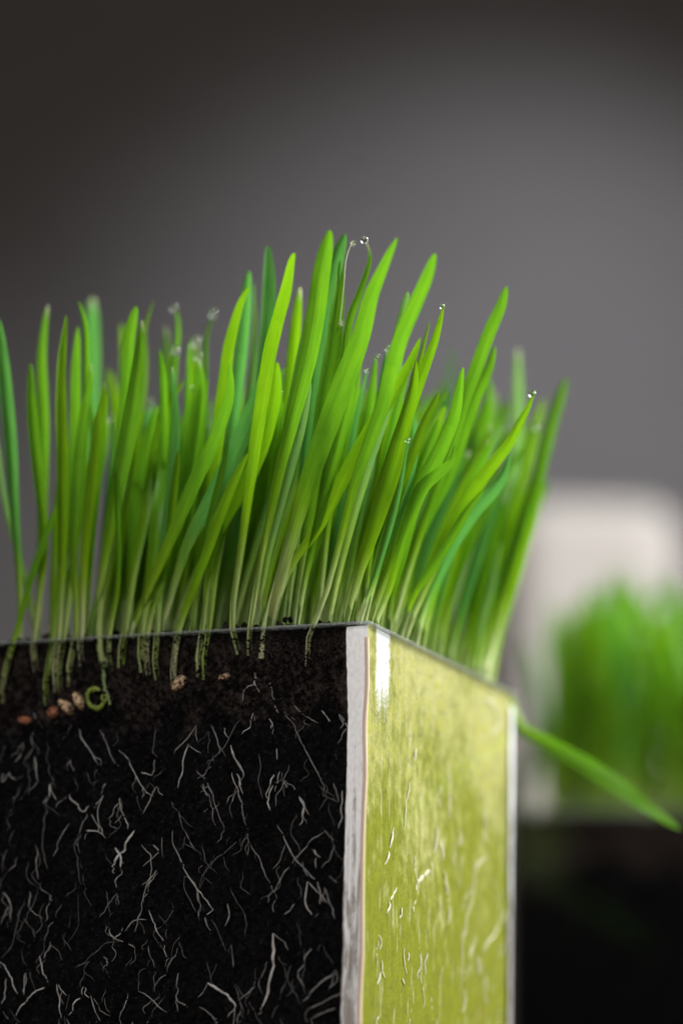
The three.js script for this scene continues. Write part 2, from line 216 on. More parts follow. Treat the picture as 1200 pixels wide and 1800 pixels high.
const frontRoots = [   // pixels of the photograph on the front pane
  [135,1279,145,1300,160,1321,172,1344],[171,1281,187,1305,193,1325,206,1347],[209,1318,226,1340,240,1365,252,1388,270,1400],[124,1335,113,1355],[62,1330,66,1375],[55,1295,58,1315],[59,1252,65,1270,62,1283],[170,1352,160,1378],[187,1377,173,1395],[272,1335,268,1363],[285,1352,262,1375],[245,1357,268,1363],
  [10,1310,0,1330],[40,1305,27,1340],[0,1355,5,1375,16,1358],[88,1378,88,1400],[345,1275,330,1297,302,1325],[330,1308,320,1345,313,1385],[365,1285,366,1325],[371,1275,382,1300,385,1325],[390,1278,400,1297],[405,1310,413,1335,428,1365],[346,1355,365,1380,375,1400],[353,1377,365,1400],[405,1357,417,1390,424,1420],[416,1360,424,1395],
  [445,1253,437,1275,425,1290],[447,1180,446,1197,455,1217],[444,1200,428,1215,423,1232],[472,1198,478,1210],[473,1262,477,1280],[483,1240,488,1252],[497,1250,515,1275,532,1310,548,1340,565,1375,568,1400],[517,1240,535,1258,557,1270],[565,1248,580,1268],[595,1255,610,1280],[486,1315,487,1335],[492,1355,480,1390],[478,1360,475,1380],[497,1370,502,1385],
  [33,1383,20,1422],[88,1385,80,1415,77,1455,75,1495,84,1528],[117,1395,130,1410,148,1427,155,1415],[150,1430,140,1465],[182,1398,172,1425,176,1455,186,1480],[152,1460,165,1460,177,1465],[210,1405,190,1440],[210,1403,214,1432,225,1457],[122,1447,105,1475,92,1505],[25,1458,8,1500,2,1540],[63,1485,65,1545],[130,1480,135,1520,142,1555],[135,1552,118,1575],[235,1460,210,1500,196,1523],[200,1490,212,1505,212,1525],
  [245,1482,265,1508,258,1555,240,1615,232,1645],[275,1530,255,1570,245,1605],[268,1484,276,1495],[250,1430,275,1382],[303,1460,305,1490,325,1530,345,1565,350,1610],[325,1483,350,1498],[313,1425,325,1470],[205,1570,175,1612],[50,1567,48,1590],[40,1580,28,1635,20,1665,0,1685],[40,1612,52,1628,62,1648],[108,1590,85,1630,78,1655],[85,1572,80,1620],[125,1610,110,1642],[2,1568,15,1582,15,1620],[15,1592,0,1625],
  [185,1627,200,1648,237,1665],[205,1655,180,1660,155,1685,130,1702],[165,1670,147,1705],[220,1638,235,1618,258,1617],[262,1600,275,1635,285,1660,294,1683],[313,1655,300,1690,268,1740],[243,1742,265,1755,280,1770,290,1780],[0,1690,15,1710,25,1735,32,1748],[70,1680,75,1705,78,1730,60,1745,40,1765,27,1785],[85,1655,78,1685],[183,1682,190,1694],[313,1710,310,1755,325,1770],[160,1750,172,1795],[222,1745,210,1790],[147,1735,118,1785],[100,1730,105,1790],[43,1710,40,1745],[8,1720,3,1765],
  [353,1380,370,1410,375,1460],[365,1380,380,1420,393,1458],[415,1380,425,1420,432,1470,430,1505],[437,1482,450,1502,465,1535,478,1570],[480,1380,470,1405,475,1425],[487,1450,500,1475,515,1505,540,1535,560,1560,560,1590,552,1612],[570,1460,545,1478,520,1505,500,1530,482,1568],[570,1458,583,1480,580,1505,565,1525],[525,1400,534,1420,525,1450],[560,1380,572,1405,585,1450],[600,1390,598,1430,593,1455],[548,1493,560,1508],[577,1540,592,1552],[540,1550,537,1590,548,1608],[570,1560,580,1590,588,1615],
  [330,1485,350,1500,365,1520,378,1535],[330,1540,352,1570,373,1597],[350,1575,348,1617],[360,1612,367,1640],[488,1680,500,1710,515,1745,528,1765],[470,1690,455,1720],[545,1665,523,1710],[563,1660,575,1680,585,1695],[365,1728,395,1748,413,1770],[448,1730,420,1758],[405,1660,410,1700],[480,1640,478,1700,460,1770],[350,1770,370,1785,378,1800],[530,1760,555,1735,590,1705],[540,1775,570,1760,598,1745],[545,1790,590,1770],
];
const sideRoots = [[731,1315,730,1338],[722,1370,717,1400,710,1458],[693,1455,685,1490,678,1520],[755,1530,740,1545,730,1565],[732,1580,726,1603],[773,1380,772,1420],[790,1340,790,1440],[768,1455,764,1500],[777,1475,778,1510],[780,1530,788,1580,790,1605,786,1625],[856,1505,836,1525,833,1560,822,1610,813,1665,812,1725],[853,1420,852,1480],[890,1600,870,1640,855,1660,850,1672],[895,1640,883,1665,880,1690],[837,1645,823,1687],[838,1680,842,1715],[820,1740,812,1790],[853,1715,853,1765],[707,1595,703,1615],[697,1560,680,1605],[720,1675,718,1690],[708,1720,712,1735],[670,1710,662,1730],[850,1228,869,1240,876,1268,864,1296]];
const pairs = (a) => { const o = []; for (let i = 0; i < a.length; i += 2) o.push([a[i], a[i + 1]]); return o; };
const thick = new Set([21, 27, 54, 53, 80, 81, 112, 115]);
const hairOf = (p, a, L, r, seed) => { const q = [0, 0.33, 0.66, 1].map((t) => V3(p.x + Math.sin(a + 0.5 * n2(seed, t)) * L * t, p.y - Math.cos(a) * L * t, p.z)); return rootGeometry(q, r, seed, 0.00006, 0.0013, 'z'); };
frontRoots.forEach((a, i) => { const pts = pairs(a).map(([x, y]) => local(onFront(x, y, 0.00075))); const twigs = []; for (let k = 0; k < 3; k++) if (R() < 0.35) twigs.push(hairOf(pts[Math.floor(R() * pts.length)], rr(-0.9, 0.9), rr(0.0012, 0.005), rr(0.00006, 0.00011), i * 5 + k + 900)); mesh('root', mergeGeometries([...twigs, rootGeometry(pts, (thick.has(i) ? 0.00030 : 0.000155) * rr(0.7, 1.25), i + 1, 0.00006, 0.0014, 'z')]), rootMats[clamp(Math.floor(rr(0.2, 5)), 0, 4)], soil); });
sideRoots.forEach((a, i) => { const pts = pairs(a).map(([x, y]) => local(onSide(x, y, 0.00075))); mesh('root', rootGeometry(pts, 0.00045 * rr(0.6, 1.3), i + 300, 0.0008, 0.00035, 'x'), sideRootMat, soil); });
for (let i = 0; i < 40; i++) {
  const z = -rr(0.008, SIDE - 0.007), y = 0.02 + (RIM - 0.045) * R(), L = rr(0.002, 0.008), a = rr(-0.5, 0.5), p = [0, 0.5, 1].map((t) => V3(-0.00078, y - L * t, z + a * L * t + 0.0006 * Math.sin(t * 5 + i)));
  mesh('root', rootGeometry(p, rr(0.00012, 0.0003), i + 800, 0.0007, 0.0003, 'x'), sideRootMat, soil);
}
for (let i = 0; i < 45; i++) {   // finer, half buried ones between them
  const x = rr(-FRONT + 0.004, -0.007), y = rr(0.02, RIM - 0.022), L = rr(0.0018, 0.0055), a = rr(-0.75, 0.6), b = a + rr(-0.5, 0.5);
  const p = [V3(x, y, -0.0009), V3(x + Math.sin(a) * L / 2, y - Math.cos(a) * L / 2, -0.0009), V3(x + Math.sin(a) * L / 2 + Math.sin(b) * L / 2, y - (Math.cos(a) + Math.cos(b)) * L / 2, -0.001)];
  mesh('root', rootGeometry(p, rr(0.00009, 0.00019), i + 500, 0.0002, 0.0012, 'z'), rootMats[Math.floor(rr(0, 3))], soil);
}
function frontCrumbs(g, m) {
  const N = 10500, im = new THREE.InstancedMesh(g, m, N), M = new THREE.Matrix4(), q = new THREE.Quaternion();
  for (let i = 0; i < N; i++) { const x = rr(-FRONT + 0.0015, -0.006), y = SOILTOP - 0.017 * Math.pow(R(), 1.3), k = fbm(x * 300, y * 300, 3); const s = rr(0.00007, 0.00022) * (k > 0.1 ? 1.2 : 0.7); q.setFromEuler(new THREE.Euler(R() * 6, R() * 6, R() * 6)); M.compose(V3(x, y, -rr(0.00025, 0.0011)), q, V3(s, s, s)); im.setMatrixAt(i, M); im.setColorAt(i, new THREE.Color().setScalar(rr(0.2, 0.9))); if (i > 7000) { const q2 = rr(0.0001, 0.00042) * (R() < 0.1 ? 1.6 : 1); M.compose(V3(x, rr(0.02, SOILTOP - 0.004), -0.0014 + rr(-0.0006, 0.0001)), q, V3(q2, q2, q2)); im.setMatrixAt(i, M); im.setColorAt(i, new THREE.Color().setRGB(1, 0.85, 0.75).multiplyScalar(Math.pow(R(), 3) * 1.6)); } }
  im.name = 'glass_crumbs'; im.userData.kind = 'stuff'; im.castShadow = im.receiveShadow = true; soil.add(im);
}
{
  const hairs = []; for (let i = 0; i < 110; i++) hairs.push(hairOf(V3(rr(-FRONT + 0.003, -0.006), rr(0.02, RIM - 0.016), -0.00095), rr(-0.6, 0.6), rr(0.002, 0.010), rr(0.00004, 0.00008), i + 2000));
  const h = mesh('root_hairs', mergeGeometries(hairs), rootMats[1], soil); h.userData.kind = 'stuff';
}
// loose crumbs along the rim and on the soil
{
  const g = new THREE.IcosahedronGeometry(1, 1), p = g.attributes.position; for (let i = 0; i < p.count; i++) { const q = V3().fromBufferAttribute(p, i), k = 1 + 0.35 * n3(q.x * 1.6, q.y * 1.6, q.z * 1.6); p.setXYZ(i, q.x * k, q.y * k * 0.8, q.z * k); } g.computeVertexNormals();
  const N = 900, im = new THREE.InstancedMesh(g, new THREE.MeshPhysicalMaterial({ specularIntensity: 0.2, color: new THREE.Color().setRGB(0.014, 0.010, 0.008), roughness: 0.95, bumpMap: soilBump, bumpScale: 0.0004 }), N), m = new THREE.Matrix4(), q = new THREE.Quaternion();
  for (let i = 0; i < N; i++) { const f = R(), x = rr(-FRONT + 0.003, -0.006), z = f < 0.5 ? -rr(0.0028, 0.008) : -rr(0.004, SIDE - 0.004), s = rr(0.0003, 0.0008) * (R() < 0.05 ? 1.7 : 1); q.setFromEuler(new THREE.Euler(R() * 6, R() * 6, R() * 6)); m.compose(V3(x, SOILTOP + rr(-0.0002, 0.0012) + (f < 0.5 && R() < 0.08 ? rr(0.0005, 0.0016) : 0), z), q, V3(s, s, s)); im.setMatrixAt(i, m); im.setColorAt(i, new THREE.Color().setScalar(rr(0.5, 1.7))); }
  frontCrumbs(g, im.material); im.name = 'soil_crumbs'; im.userData.kind = 'stuff'; im.castShadow = im.receiveShadow = true; soil.add(im);
}

// ---------------------------------------------------------------- wheatgrass
const GREENS = { lime: [0.175, 0.37, 0.005], leaf: [0.128, 0.33, 0.010], moss: [0.115, 0.295, 0.010], sea: [0.095, 0.31, 0.05], grey: [0.19, 0.38, 0.085] }, YOUNG = [0.35, 0.55, 0.006], WHITE = [0.80, 0.84, 0.50];
// pts: base -> tip; w: largest apparent width; options: wb base width share, tm place of the largest width, p tip bluntness, face turn to the viewer, twist, curl
function bladeGeometry(pts, w, o, segs = 26, cols = 8) {
  const c = new THREE.CatmullRomCurve3(pts, false, 'centripetal'), ts = Array.from({ length: segs + 1 }, (_, i) => 1 - Math.pow(1 - i / segs, 1.7)), P = ts.map((t) => c.getPointAt(t)), L = c.getLength(), pos = [], uv = [], col = [], idx = [];
  const toward = V3(Math.sin(o.face), 0.0, Math.cos(o.face)), green = GREENS[o.tone ?? 'leaf']; o.young ??= 0.42 + 0.3 * Math.abs(n2(o.face * 13, 4));
  for (let i = 0; i <= segs; i++) {
    const t = ts[i], T = P[Math.min(segs, i + 1)].clone().sub(P[Math.max(0, i - 1)]).normalize();
    const tw = o.twist * (t - 0.5), N = V3(toward.x * Math.cos(tw) + toward.z * Math.sin(tw), 0, toward.z * Math.cos(tw) - toward.x * Math.sin(tw)); N.addScaledVector(T, -N.dot(T)).normalize();
    const S = T.clone().cross(N).normalize();
    const grow = lerp(o.wb, 1, sstep(t, 0.12, o.tm)), tip = t > o.tm ? Math.pow(Math.max(0, 1 - Math.pow((t - o.tm) / (1 - o.tm), o.p)), 0.5) : 1, a = 0.5 * w * grow * Math.max(tip, 0.03);
    const phi = lerp(lerp(Math.PI * 1.75, o.curl, sstep(t, 0.02, 0.42)), o.curl * 0.8, t), sn = Math.sin(Math.min(phi / 2, Math.PI / 2));
    for (let k = 0; k <= cols; k++) {
      const u = k / cols * 2 - 1, x = a * Math.sin(u * phi / 2) / sn, n = a * ((1 - Math.cos(u * phi / 2)) / sn + 0.10 * Math.exp(-u * u * 30) * -1) + 0.02 * w * Math.sin(t * 40 * L / 0.06 + u * 2 + o.face * 9) * u;
      const q = P[i].clone().addScaledVector(S, x).addScaledVector(N, n); pos.push(q.x, q.y, q.z); uv.push((u + 1) / 2, (t * L) / 0.05 + o.face);
      const pale = o.pale * (1 - sstep(t + 0.03 * n2(u * 2 + o.face * 5, t * 12), 0.05, 0.34)), dry = (o.dry ?? 0) * sstep(t + 0.01 * u, 0.965, 1.0);
      const g = mix3(mix3(mix3(green, YOUNG, 0.8 * (1 - sstep(t + 0.05 * n2(u * 3 + o.face * 7, t * 6), 0.10, o.young))), WHITE, pale), [0.62, 0.60, 0.42], dry); col.push(...g);
    }
  }
  for (let i = 0; i < segs; i++) for (let k = 0; k < cols; k++) { const a = i * (cols + 1) + k, b = a + 1, d = a + cols + 1; idx.push(a, b, d, b, d + 1, d); }
  const g = new THREE.BufferGeometry(); g.setAttribute('position', new THREE.Float32BufferAttribute(pos, 3)); g.setAttribute('uv', new THREE.Float32BufferAttribute(uv, 2)); g.setAttribute('color', new THREE.Float32BufferAttribute(col, 3)); g.setIndex(idx); g.computeVertexNormals(); return g;
}
function sheathGeometry(pts, r, len, col, f) {                 // pale sleeve round the foot of a shoot, open and slit at the top
  const c = new THREE.CatmullRomCurve3(pts, false, 'centripetal'), L = c.getLength(), n = 8, m = 9, pos = [], uv = [], cl = [], idx = [], T = V3(), top = Math.min(0.9, len / L);
  for (let i = 0; i <= n; i++) for (let k = 0; k <= m; k++) {
    const a = k / m * Math.PI * 2, t = top * (i / n) * (1 - (i === n ? 0.12 * (0.5 + 0.5 * Math.cos(a + f)) : 0)), p = c.getPointAt(t); c.getTangentAt(t, T);
    const S = T.clone().cross(V3(0, 0, 1)).normalize(), N = S.clone().cross(T).normalize(), q = r * (1 - 0.18 * i / n) * (i === n ? 0.97 : 1); p.addScaledVector(S, Math.cos(a) * q).addScaledVector(N, Math.sin(a) * q); pos.push(p.x, p.y, p.z); uv.push(k / m * 0.5, t * L / 0.05 + f);
    cl.push(...col);
  }
  for (let i = 0; i < n; i++) for (let k = 0; k < m; k++) { const a = i * (m + 1) + k, b = a + 1, d = a + m + 1; idx.push(a, b, d, b, d + 1, d); }
  const g = new THREE.BufferGeometry(); g.setAttribute('position', new THREE.Float32BufferAttribute(pos, 3)); g.setAttribute('uv', new THREE.Float32BufferAttribute(uv, 2)); g.setAttribute('color', new THREE.Float32BufferAttribute(cl, 3)); g.setIndex(idx); g.computeVertexNormals(); return g;
}
function shoot(world, w, o, label, group, sheathLen) {
  const at = world[0].clone(), pts = world.map((p) => p.clone().sub(at)), g = thing('wheatgrass_shoot', label, 'grass shoot', at, group);
  mesh('blade', bladeGeometry(pts, w, o), leafMat, g);
  if (sheathLen) mesh('sheath', sheathGeometry(pts, Math.max(0.0005, w * o.wb * 0.52), sheathLen, mix3(WHITE, GREENS[o.tone ?? 'leaf'], rr(0.15, 0.98)), o.face), sheathMat, g);
  return g;
}
// shoots read from the photograph: [pixels base..tip, width px, row (mm behind the front pane, or behind the side pane when negative), lean of the tip towards the viewer in mm, options]
const heroes = [
  [[36,1106,33,1000,25,900,18,780,8,680,-3,560], 26, 5, 4, { p: 1.6 }, 'lone broad shoot at the outer corner, tip bending away from the tuft'],
  [[62,1108,50,1040,35,980,12,890,4,830,-6,740], 12, 9, 0],
  [[72,1110,78,960,72,880,62,800,54,715,53,638], 23, 4, 2, { p: 1.4 }, 'short pointed shoot standing alone near the outer corner of the box'],
  [[66,1106,72,980,76,860,78,740,76,620,85,536], 25, 14, 0, { p: 1.7 }],
  [[8,1205,20,1150,28,1123,42,1070,65,990,85,935,103,880], 15, 0.9, 0, { below: 1 }],
  [[92,1110,95,1000,100,900,108,820,112,760], 14, 12, -2],
  [[110,1112,108,1000,109,900,107,800,104,700,107,620,117,554], 25, 3, 4, { p: 1.6, face: 0.5 }, 'upright wavy edged shoot with a ridged fold, behind the front rim'],
  [[125,1110,135,950,148,800,153,640,151,575,139,529], 15, 6, 0, { p: 1.3 }],
  [[150,1104,156,900,164,740,166,620,164,523], 34, 48, -4, { p: 3 }],
  [[118,1112,124,980,130,850,134,740,136,650,138,574], 26, 8, 0, { p: 1.5 }],
  [[126,1110,130,960,138,850,148,740,158,680,161,638], 24, 4, 3, { p: 1.5 }],
  [[140,1108,150,960,163,840,174,750,181,705,185,670], 25, 4, 3, { p: 1.4 }],
  [[150,1108,160,950,171,850,182,760,189,690], 19, 6, 2, { p: 1.4 }],
  [[160,1106,172,1050,190,950,208,850,226,760,240,670,247,600,249,562], 37, 3, 8, { p: 1.6, face: 0.15, pale: 0.7 }, 'broad straight shoot leaning over the front rim before thinner ones'],
  [[175,1106,195,950,212,820,224,690,228,600,240,538], 24, 7, 3, { p: 2.2, face: -0.7 }],
  [[196,1104,215,950,238,800,250,660,256,570,271,527], 13, 14, 0, { p: 1.2 }],
  [[190,1104,198,900,214,760,219,640,214,568], 16, 40, 0, { p: 2 }],
  [[200,1104,218,900,240,760,252,660,254,588], 17, 34, 0, { p: 1.8 }],
  [[185,1104,194,940,205,820,203,730,189,650], 25, 46, 0, { p: 2 }],
  [[205,1104,206,1040,208,960,206,880,204,800], 11, 2.5, 0],
  [[228,1104,232,980,240,880,256,790,278,712], 27, 10, 2, { p: 1.5 }],
  [[246,1102,262,920,284,760,294,660,291,572], 15, 44, 0, { p: 2 }],
  [[258,1102,276,940,296,780,308,650,314,575,309,541], 13, 26, 0, { p: 1.9, drop: [303, 545, 8] }, 'thin shoot hooked over at the tip with a water droplet'],
  [[262,1102,276,950,288,790,297,690,301,630,307,615], 11, 16, 1, { p: 1.9, drop: [314, 618, 10] }],
  [[252,1102,268,960,284,840,289,730,286,660,280,614], 19, 12, 0, { p: 1.6 }],
  [[276,1102,284,1000,298,900,309,810,312,730,304,644], 23, 6, 3, { p: 1.5 }, 'lance shaped shoot in front of the droplet covered tips'],
  [[280,1100,300,940,324,800,340,690,346,600], 16, 30, 0, { p: 2.5, drop: [345, 591, 13] }],
  [[290,1100,302,960,320,800,332,690,335,598], 14, 22, 0, { p: 2.4 }],
  [[304,1100,322,940,350,780,360,660,363,590,376,550], 11, 24, 0, { p: 1.9, drop: [376, 551, 10] }, 'thin curved shoot carrying a droplet on top of its bent tip'],
  [[295,1102,308,980,325,870,340,780,352,690,350,630], 30, 9, 2, { p: 2.2 }],
  [[316,1100,330,960,346,840,358,750,366,665], 17, 11, 2, { p: 1.5 }],
  [[233,1107,253,1057,290,973,343,850,385,760,406,690,405,638], 31, 2.5, 9, { p: 1.8, wb: 0.4, pale: 0.15 }, 'long shoot slanting steeply across the others behind the front rim'],
  [[288,1105,300,1063,333,955,385,860,420,785,452,705,477,630], 40, 3, 8, { p: 1.7, wb: 0.3 }],
  [[312,1102,340,1020,395,920,440,840,466,770,482,700,487,636], 32, 6, 8, { p: 2 }],
  [[306,1180,317,1100,347,1017,370,955,395,885,425,818,436,796], 21, 0.9, 5, { below: 1, pale: 1.1, p: 1.3, wb: 0.6 }, 'shoot with a stout white stem running down behind the front glass'],
  [[330,1100,350,1010,370,920,387,850,402,780], 17, 3, 3],
  [[272,1103,290,1000,304,870,314,790], 16, 5, 2],
  [[360,1100,380,950,405,800,422,660,432,560,438,476], 26, 20, 2, { p: 2 }],
  [[340,1100,362,950,380,820,396,700,410,600,425,540,440,503], 36, 9, 5, { p: 2 }],
  [[362,1098,385,950,420,800,440,680,447,580,448,495], 17, 13, 3, { p: 1.5 }],
  [[390,1098,420,930,446,780,460,660,468,560,470,431], 37, 18, 3, { p: 2.6, face: 0.3 }, 'tall round tipped shoot with ribbed face in the tuft middle'],
  [[400,1098,425,960,445,820,464,700,483,600,505,520,519,445], 40, 6, 26, { p: 2.6, tm: 0.86, wb: 0.3, face: -0.35 }, 'broad tipped shoot bending forward out over the front pane'],
  [[430,1096,460,940,490,800,510,690,519,600,528,504], 27, 18, 2, { p: 2 }],
  [[415,1098,450,960,490,830,515,700,530,610,543,538], 22, 12, 4, { p: 1.8 }],
  [[438,1098,455,1000,475,900,493,815,515,730,538,640,553,560,566,470,580,404], 38, 4, 24, { p: 2.6, tm: 0.5, face: 0.25 }, 'tallest shoot of the tuft, with a soft rounded tip'],
  [[500,1094,518,960,535,800,550,660,565,560,585,470,606,411], 37, 10, 6, { p: 2, face: 0.5 }],
  [[518,1092,534,980,550,850,566,720,580,620,590,540,599,457], 42, 9, 3, { p: 1.6, face: 0.3 }, 'widest shoot in the middle of the tuft with clear parallel veins'],
  [[560,1090,572,950,590,780,600,640,612,560,633,505,648,450,643,421], 21, 12, 3, { p: 1.7, drop: [637, 427, 8] }, 'tall shoot ending in a hair thin hook with a droplet'],
  [[468,1096,490,1020,515,930,540,850,570,765,605,670,632,600,655,515,678,462,698,418], 47, 2.5, 26, { p: 1.25, tm: 0.55, face: 0.1, pale: 1.0, wb: 0.5 }, 'long wide shoot with a thick white foot, narrowing to a forward bent tip'],
  [[540,1140,550,1090,562,1075,576,1035,592,975,607,915,624,850,648,785,672,720,690,650,705,600,730,540,752,490,765,445], 35, 0.9, 22, { p: 2.4, tm: 0.6, pale: 0.95, below: 1, face: -0.2 }, 'slender arching shoot with white stem and spoon shaped tip'],
  [[580,1090,610,950,645,820,675,720,694,640,706,565,716,512], 28, 8, 6, { p: 2 }],
  [[620,1088,650,950,690,820,722,715,745,650,765,595,779,538], 23, 8, 4, { p: 1.1, drop: [777, 543, 6] }],
  [[483,1080,513,993,557,933,600,850,650,762,690,695,722,640,739,593], 33, 3, 7, { p: 1.6, wb: 0.35 }, 'long shoot slanting towards the near corner, crossing many stems'],
  [[610,1086,627,1023,655,930,677,855,697,785,720,700,731,632], 42, 3, 6, { p: 1.2, tm: 0.55, pale: 0.9 }, 'broad pointed shoot at the near corner of the box'],
  [[632,1088,660,1010,685,930,703,860,713,800,716,773], 10, 2.5, 5, { p: 1.2, drop: [716, 776, 6] }],
  [[640,1088,670,980,700,890,718,820,725,770,722,718], 30, 9, 2, { p: 1.6 }],
  [[600,1090,650,920,700,760,735,640,754,565], 13, 14, 2, { p: 1.6 }],
  [[690,1098,705,1050,727,975,752,895,775,835,795,775,815,705,838,645,862,580,880,540,890,503], 27, -6, 8, { p: 2.2, tm: 0.7 }, 'tall single shoot rising from the side pane towards the light'],
  [[676,1094,700,1020,745,920,790,830,812,760,835,695,857,650,869,608], 26, -9, 6, { p: 1.7 }],
  [[720,1110,755,980,800,870,835,780,856,720,860,666], 26, -18, 0, { p: 1.8 }],
  [[700,1100,730,960,765,820,785,710,794,612], 16, -34, -4, { p: 2 }],
  [[690,1100,715,960,742,850,762,750,777,668], 28, -30, -4, { p: 2 }],
  [[684,1100,705,960,728,840,745,760,760,690], 30, -36, -6, { p: 2 }],
  [[715,1110,735,1060,760,1000,782,950,803,908,824,873,848,838,872,808,893,780,908,752,926,718,937,691], 29, -3, 10, { p: 1.1, tm: 0.5, drop: [934, 693, 8] }, 'long shoot leaning far out over the side pane, droplet at its tip'],
  [[731,1125,745,1070,770,1010,800,945,832,898,862,866,882,838,894,800], 28, -3, 8, { p: 1.3 }],
  [[845,1178,862,1060,885,930,905,800,911,700,910,612], 27, -8, -8, { p: 1.8 }],
  [[852,1187,870,1115,892,1030,908,970,925,905,942,850,955,790,972,730,994,664], 25, -3, -6, { p: 2.2, pale: 1.2 }, 'outermost shoot at the far end of the side pane, rounded tip'],
  [[838,1172,865,1050,895,930,922,820,942,718], 23, -14, -10, { p: 2 }],
  [[825,1165,850,1050,880,930,905,830,926,745], 26, -20, -10, { p: 2 }],
  [[862,1190,885,1080,915,960,940,895,964,848], 21, -10, -14, { p: 1.6 }],
  [[858,1188,880,1090,895,1025,910,960,926,910,942,855,952,805], 42, -4, -6, { p: 1.5 }],
  [[836,1170,848,1090,864,1030,873,985,881,953], 12, -3, -3, { p: 1.2 }],
  [[664,1093,682,1045,698,985,718,920,740,860,770,832,793,812,799,783], 27, -3, 6, { p: 1.2 }],
  [[650,1090,667,1043,690,983,713,917,745,850,778,785,800,730,814,645], 35, -5, 7, { p: 1.5, tm: 0.5 }],
  [[752,1140,760,1070,785,980,812,880,826,820,831,766], 25, -16, -4, { p: 1.8 }],
  [[705,1117,727,1050,755,1005,785,960,820,900,850,860], 18, -2.5, 4, { p: 1.4 }],
  [[682,1100,690,1037,710,967,730,890,752,820], 19, -4, 2, { pale: 1.3 }],
  [[770,1150,790,1060,815,970,835,880,850,800], 26, -10, -4, { p: 1.6 }],
  [[800,1165,815,1080,840,980,858,900,872,830], 24, -14, -6, { p: 1.6 }],
  [[790,1150,812,1060,838,970,862,890,885,840], 26, -6, -4, { p: 1.5 }],
  [[600,1090,625,940,650,800,668,700,680,612], 17, 16, 2, { p: 1.5, drop: [681, 608, 6] }],
  [[590,1090,612,940,636,800,652,710,661,628], 22, 22, 2, { p: 1.8, drop: [672, 632, 6] }],
  [[570,1090,590,950,612,820,630,720,646,650], 15, 18, 2, { p: 1.6, drop: [645, 650, 5] }],
  [[560,1090,580,950,604,820,622,720,633,632], 18, 28, 2, { p: 1.6, drop: [633, 629, 6] }],
  [[450,1096,470,960,486,840,494,760,493,690], 20, 12, 2, { p: 1.4, drop: [494, 692, 5] }],
  [[300,1100,312,960,322,850,330,760,334,684], 19, 28, 0, { p: 2, drop: [334, 686, 10] }],
  [[318,1100,332,960,346,830,352,730,352,626], 13, 26, 0, { p: 1.8, drop: [348, 626, 8] }],
  [[170,1104,182,960,192,850,197,790,196,736], 13, 22, 0, { p: 1.4, drop: [192, 735, 6] }],
  [[795,1150,815,1060,845,940,872,820,884,700], 22, -12, -6, { p: 2 }],
  [[830,1166,855,1060,890,940,925,830,956,700], 20, -7, -8, { p: 2 }],
  [[842,1176,866,1070,900,960,940,860,972,765], 19, -5, -6, { p: 1.8 }],
  [[775,1145,800,1040,832,920,858,800,868,690], 20, -22, -6, { p: 2 }],
  [[848,1182,868,1080,890,980,908,880,916,790], 22, -12, -10, { p: 1.8 }],
  [[760,1140,785,1030,815,920,842,820,862,745], 22, -8, -2, { p: 1.7 }],
  [[740,1130,770,1020,806,910,838,830,868,770], 20, -4, 3, { p: 1.5 }],
  [[640,1090,668,980,700,870,738,760,770,690], 21, 6, 4, { p: 1.7 }],
  [[520,1092,545,970,575,850,602,750,622,668], 22, 5, 6, { p: 1.8 }],
  [[450,1096,470,980,500,860,526,760,545,668], 20, 4, 6, { p: 1.6 }],
  [[812,1160,826,1110,845,1020,870,930,888,870], 24, -5, -6, { p: 1.5, pale: 1.1 }],
  [[822,1160,850,1060,880,980,900,900,915,830], 28, -9, -8, { p: 1.6 }],
];
const belowStems = [[62,1125,60,1160,8],[93,1120,75,1240,11],[103,1120,95,1210,9],[115,1115,100,1205,11],[132,1115,115,1200,9],[145,1113,140,1150,8],[180,1113,185,1170,9],[195,1112,192,1165,7],[220,1110,208,1155,9],[250,1107,245,1165,10],[262,1107,258,1172,9],[278,1105,270,1185,11],[355,1101,342,1180,10],[367,1100,352,1185,10],[407,1101,412,1130,11],[440,1097,433,1138,20]];
const droplets = [], burrow = (a, b) => a.clone().addScaledVector(a.clone().sub(b).normalize(), 0.0030).addScaledVector(DR, 0.0014);
function describe(w, o, pts, group, f) {
  const up = pts.at(-1).clone().sub(pts[0]), ang = Math.atan2(Math.hypot(up.x, up.z), up.y), hue = { lime: 'yellow green', leaf: 'leaf green', moss: 'moss green', sea: 'bluish green', grey: 'greyish green' }[o.tone];
  return `${w > 0.0034 ? 'broad' : w > 0.0022 ? 'slim' : 'thin'} ${hue} shoot, ${o.p > 2 ? 'blunt' : 'pointed'} tip, ${ang > 0.4 ? 'strongly leaning' : ang > 0.2 ? 'slightly leaning' : 'upright'}${o.pale > 0.8 ? ', white foot' : ''}, ${{ [FRONTROW]: 'behind front pane', [SIDEROW]: 'beside filmed pane', [MIDDLE]: 'in the tuft middle' }[group]}`;
}
const anyTone = (f) => ['lime', 'leaf', 'sea', 'leaf', 'lime', 'moss', 'grey'][Math.floor(f() * 6.7)];
function dressing(i) { return rng(1000 + i * 17); }
const FRONTROW = 'wheatgrass shoots rooted behind the front pane', SIDEROW = 'wheatgrass shoots rooted behind the filmed side pane', MIDDLE = 'wheatgrass shoots crowding the middle of the box';
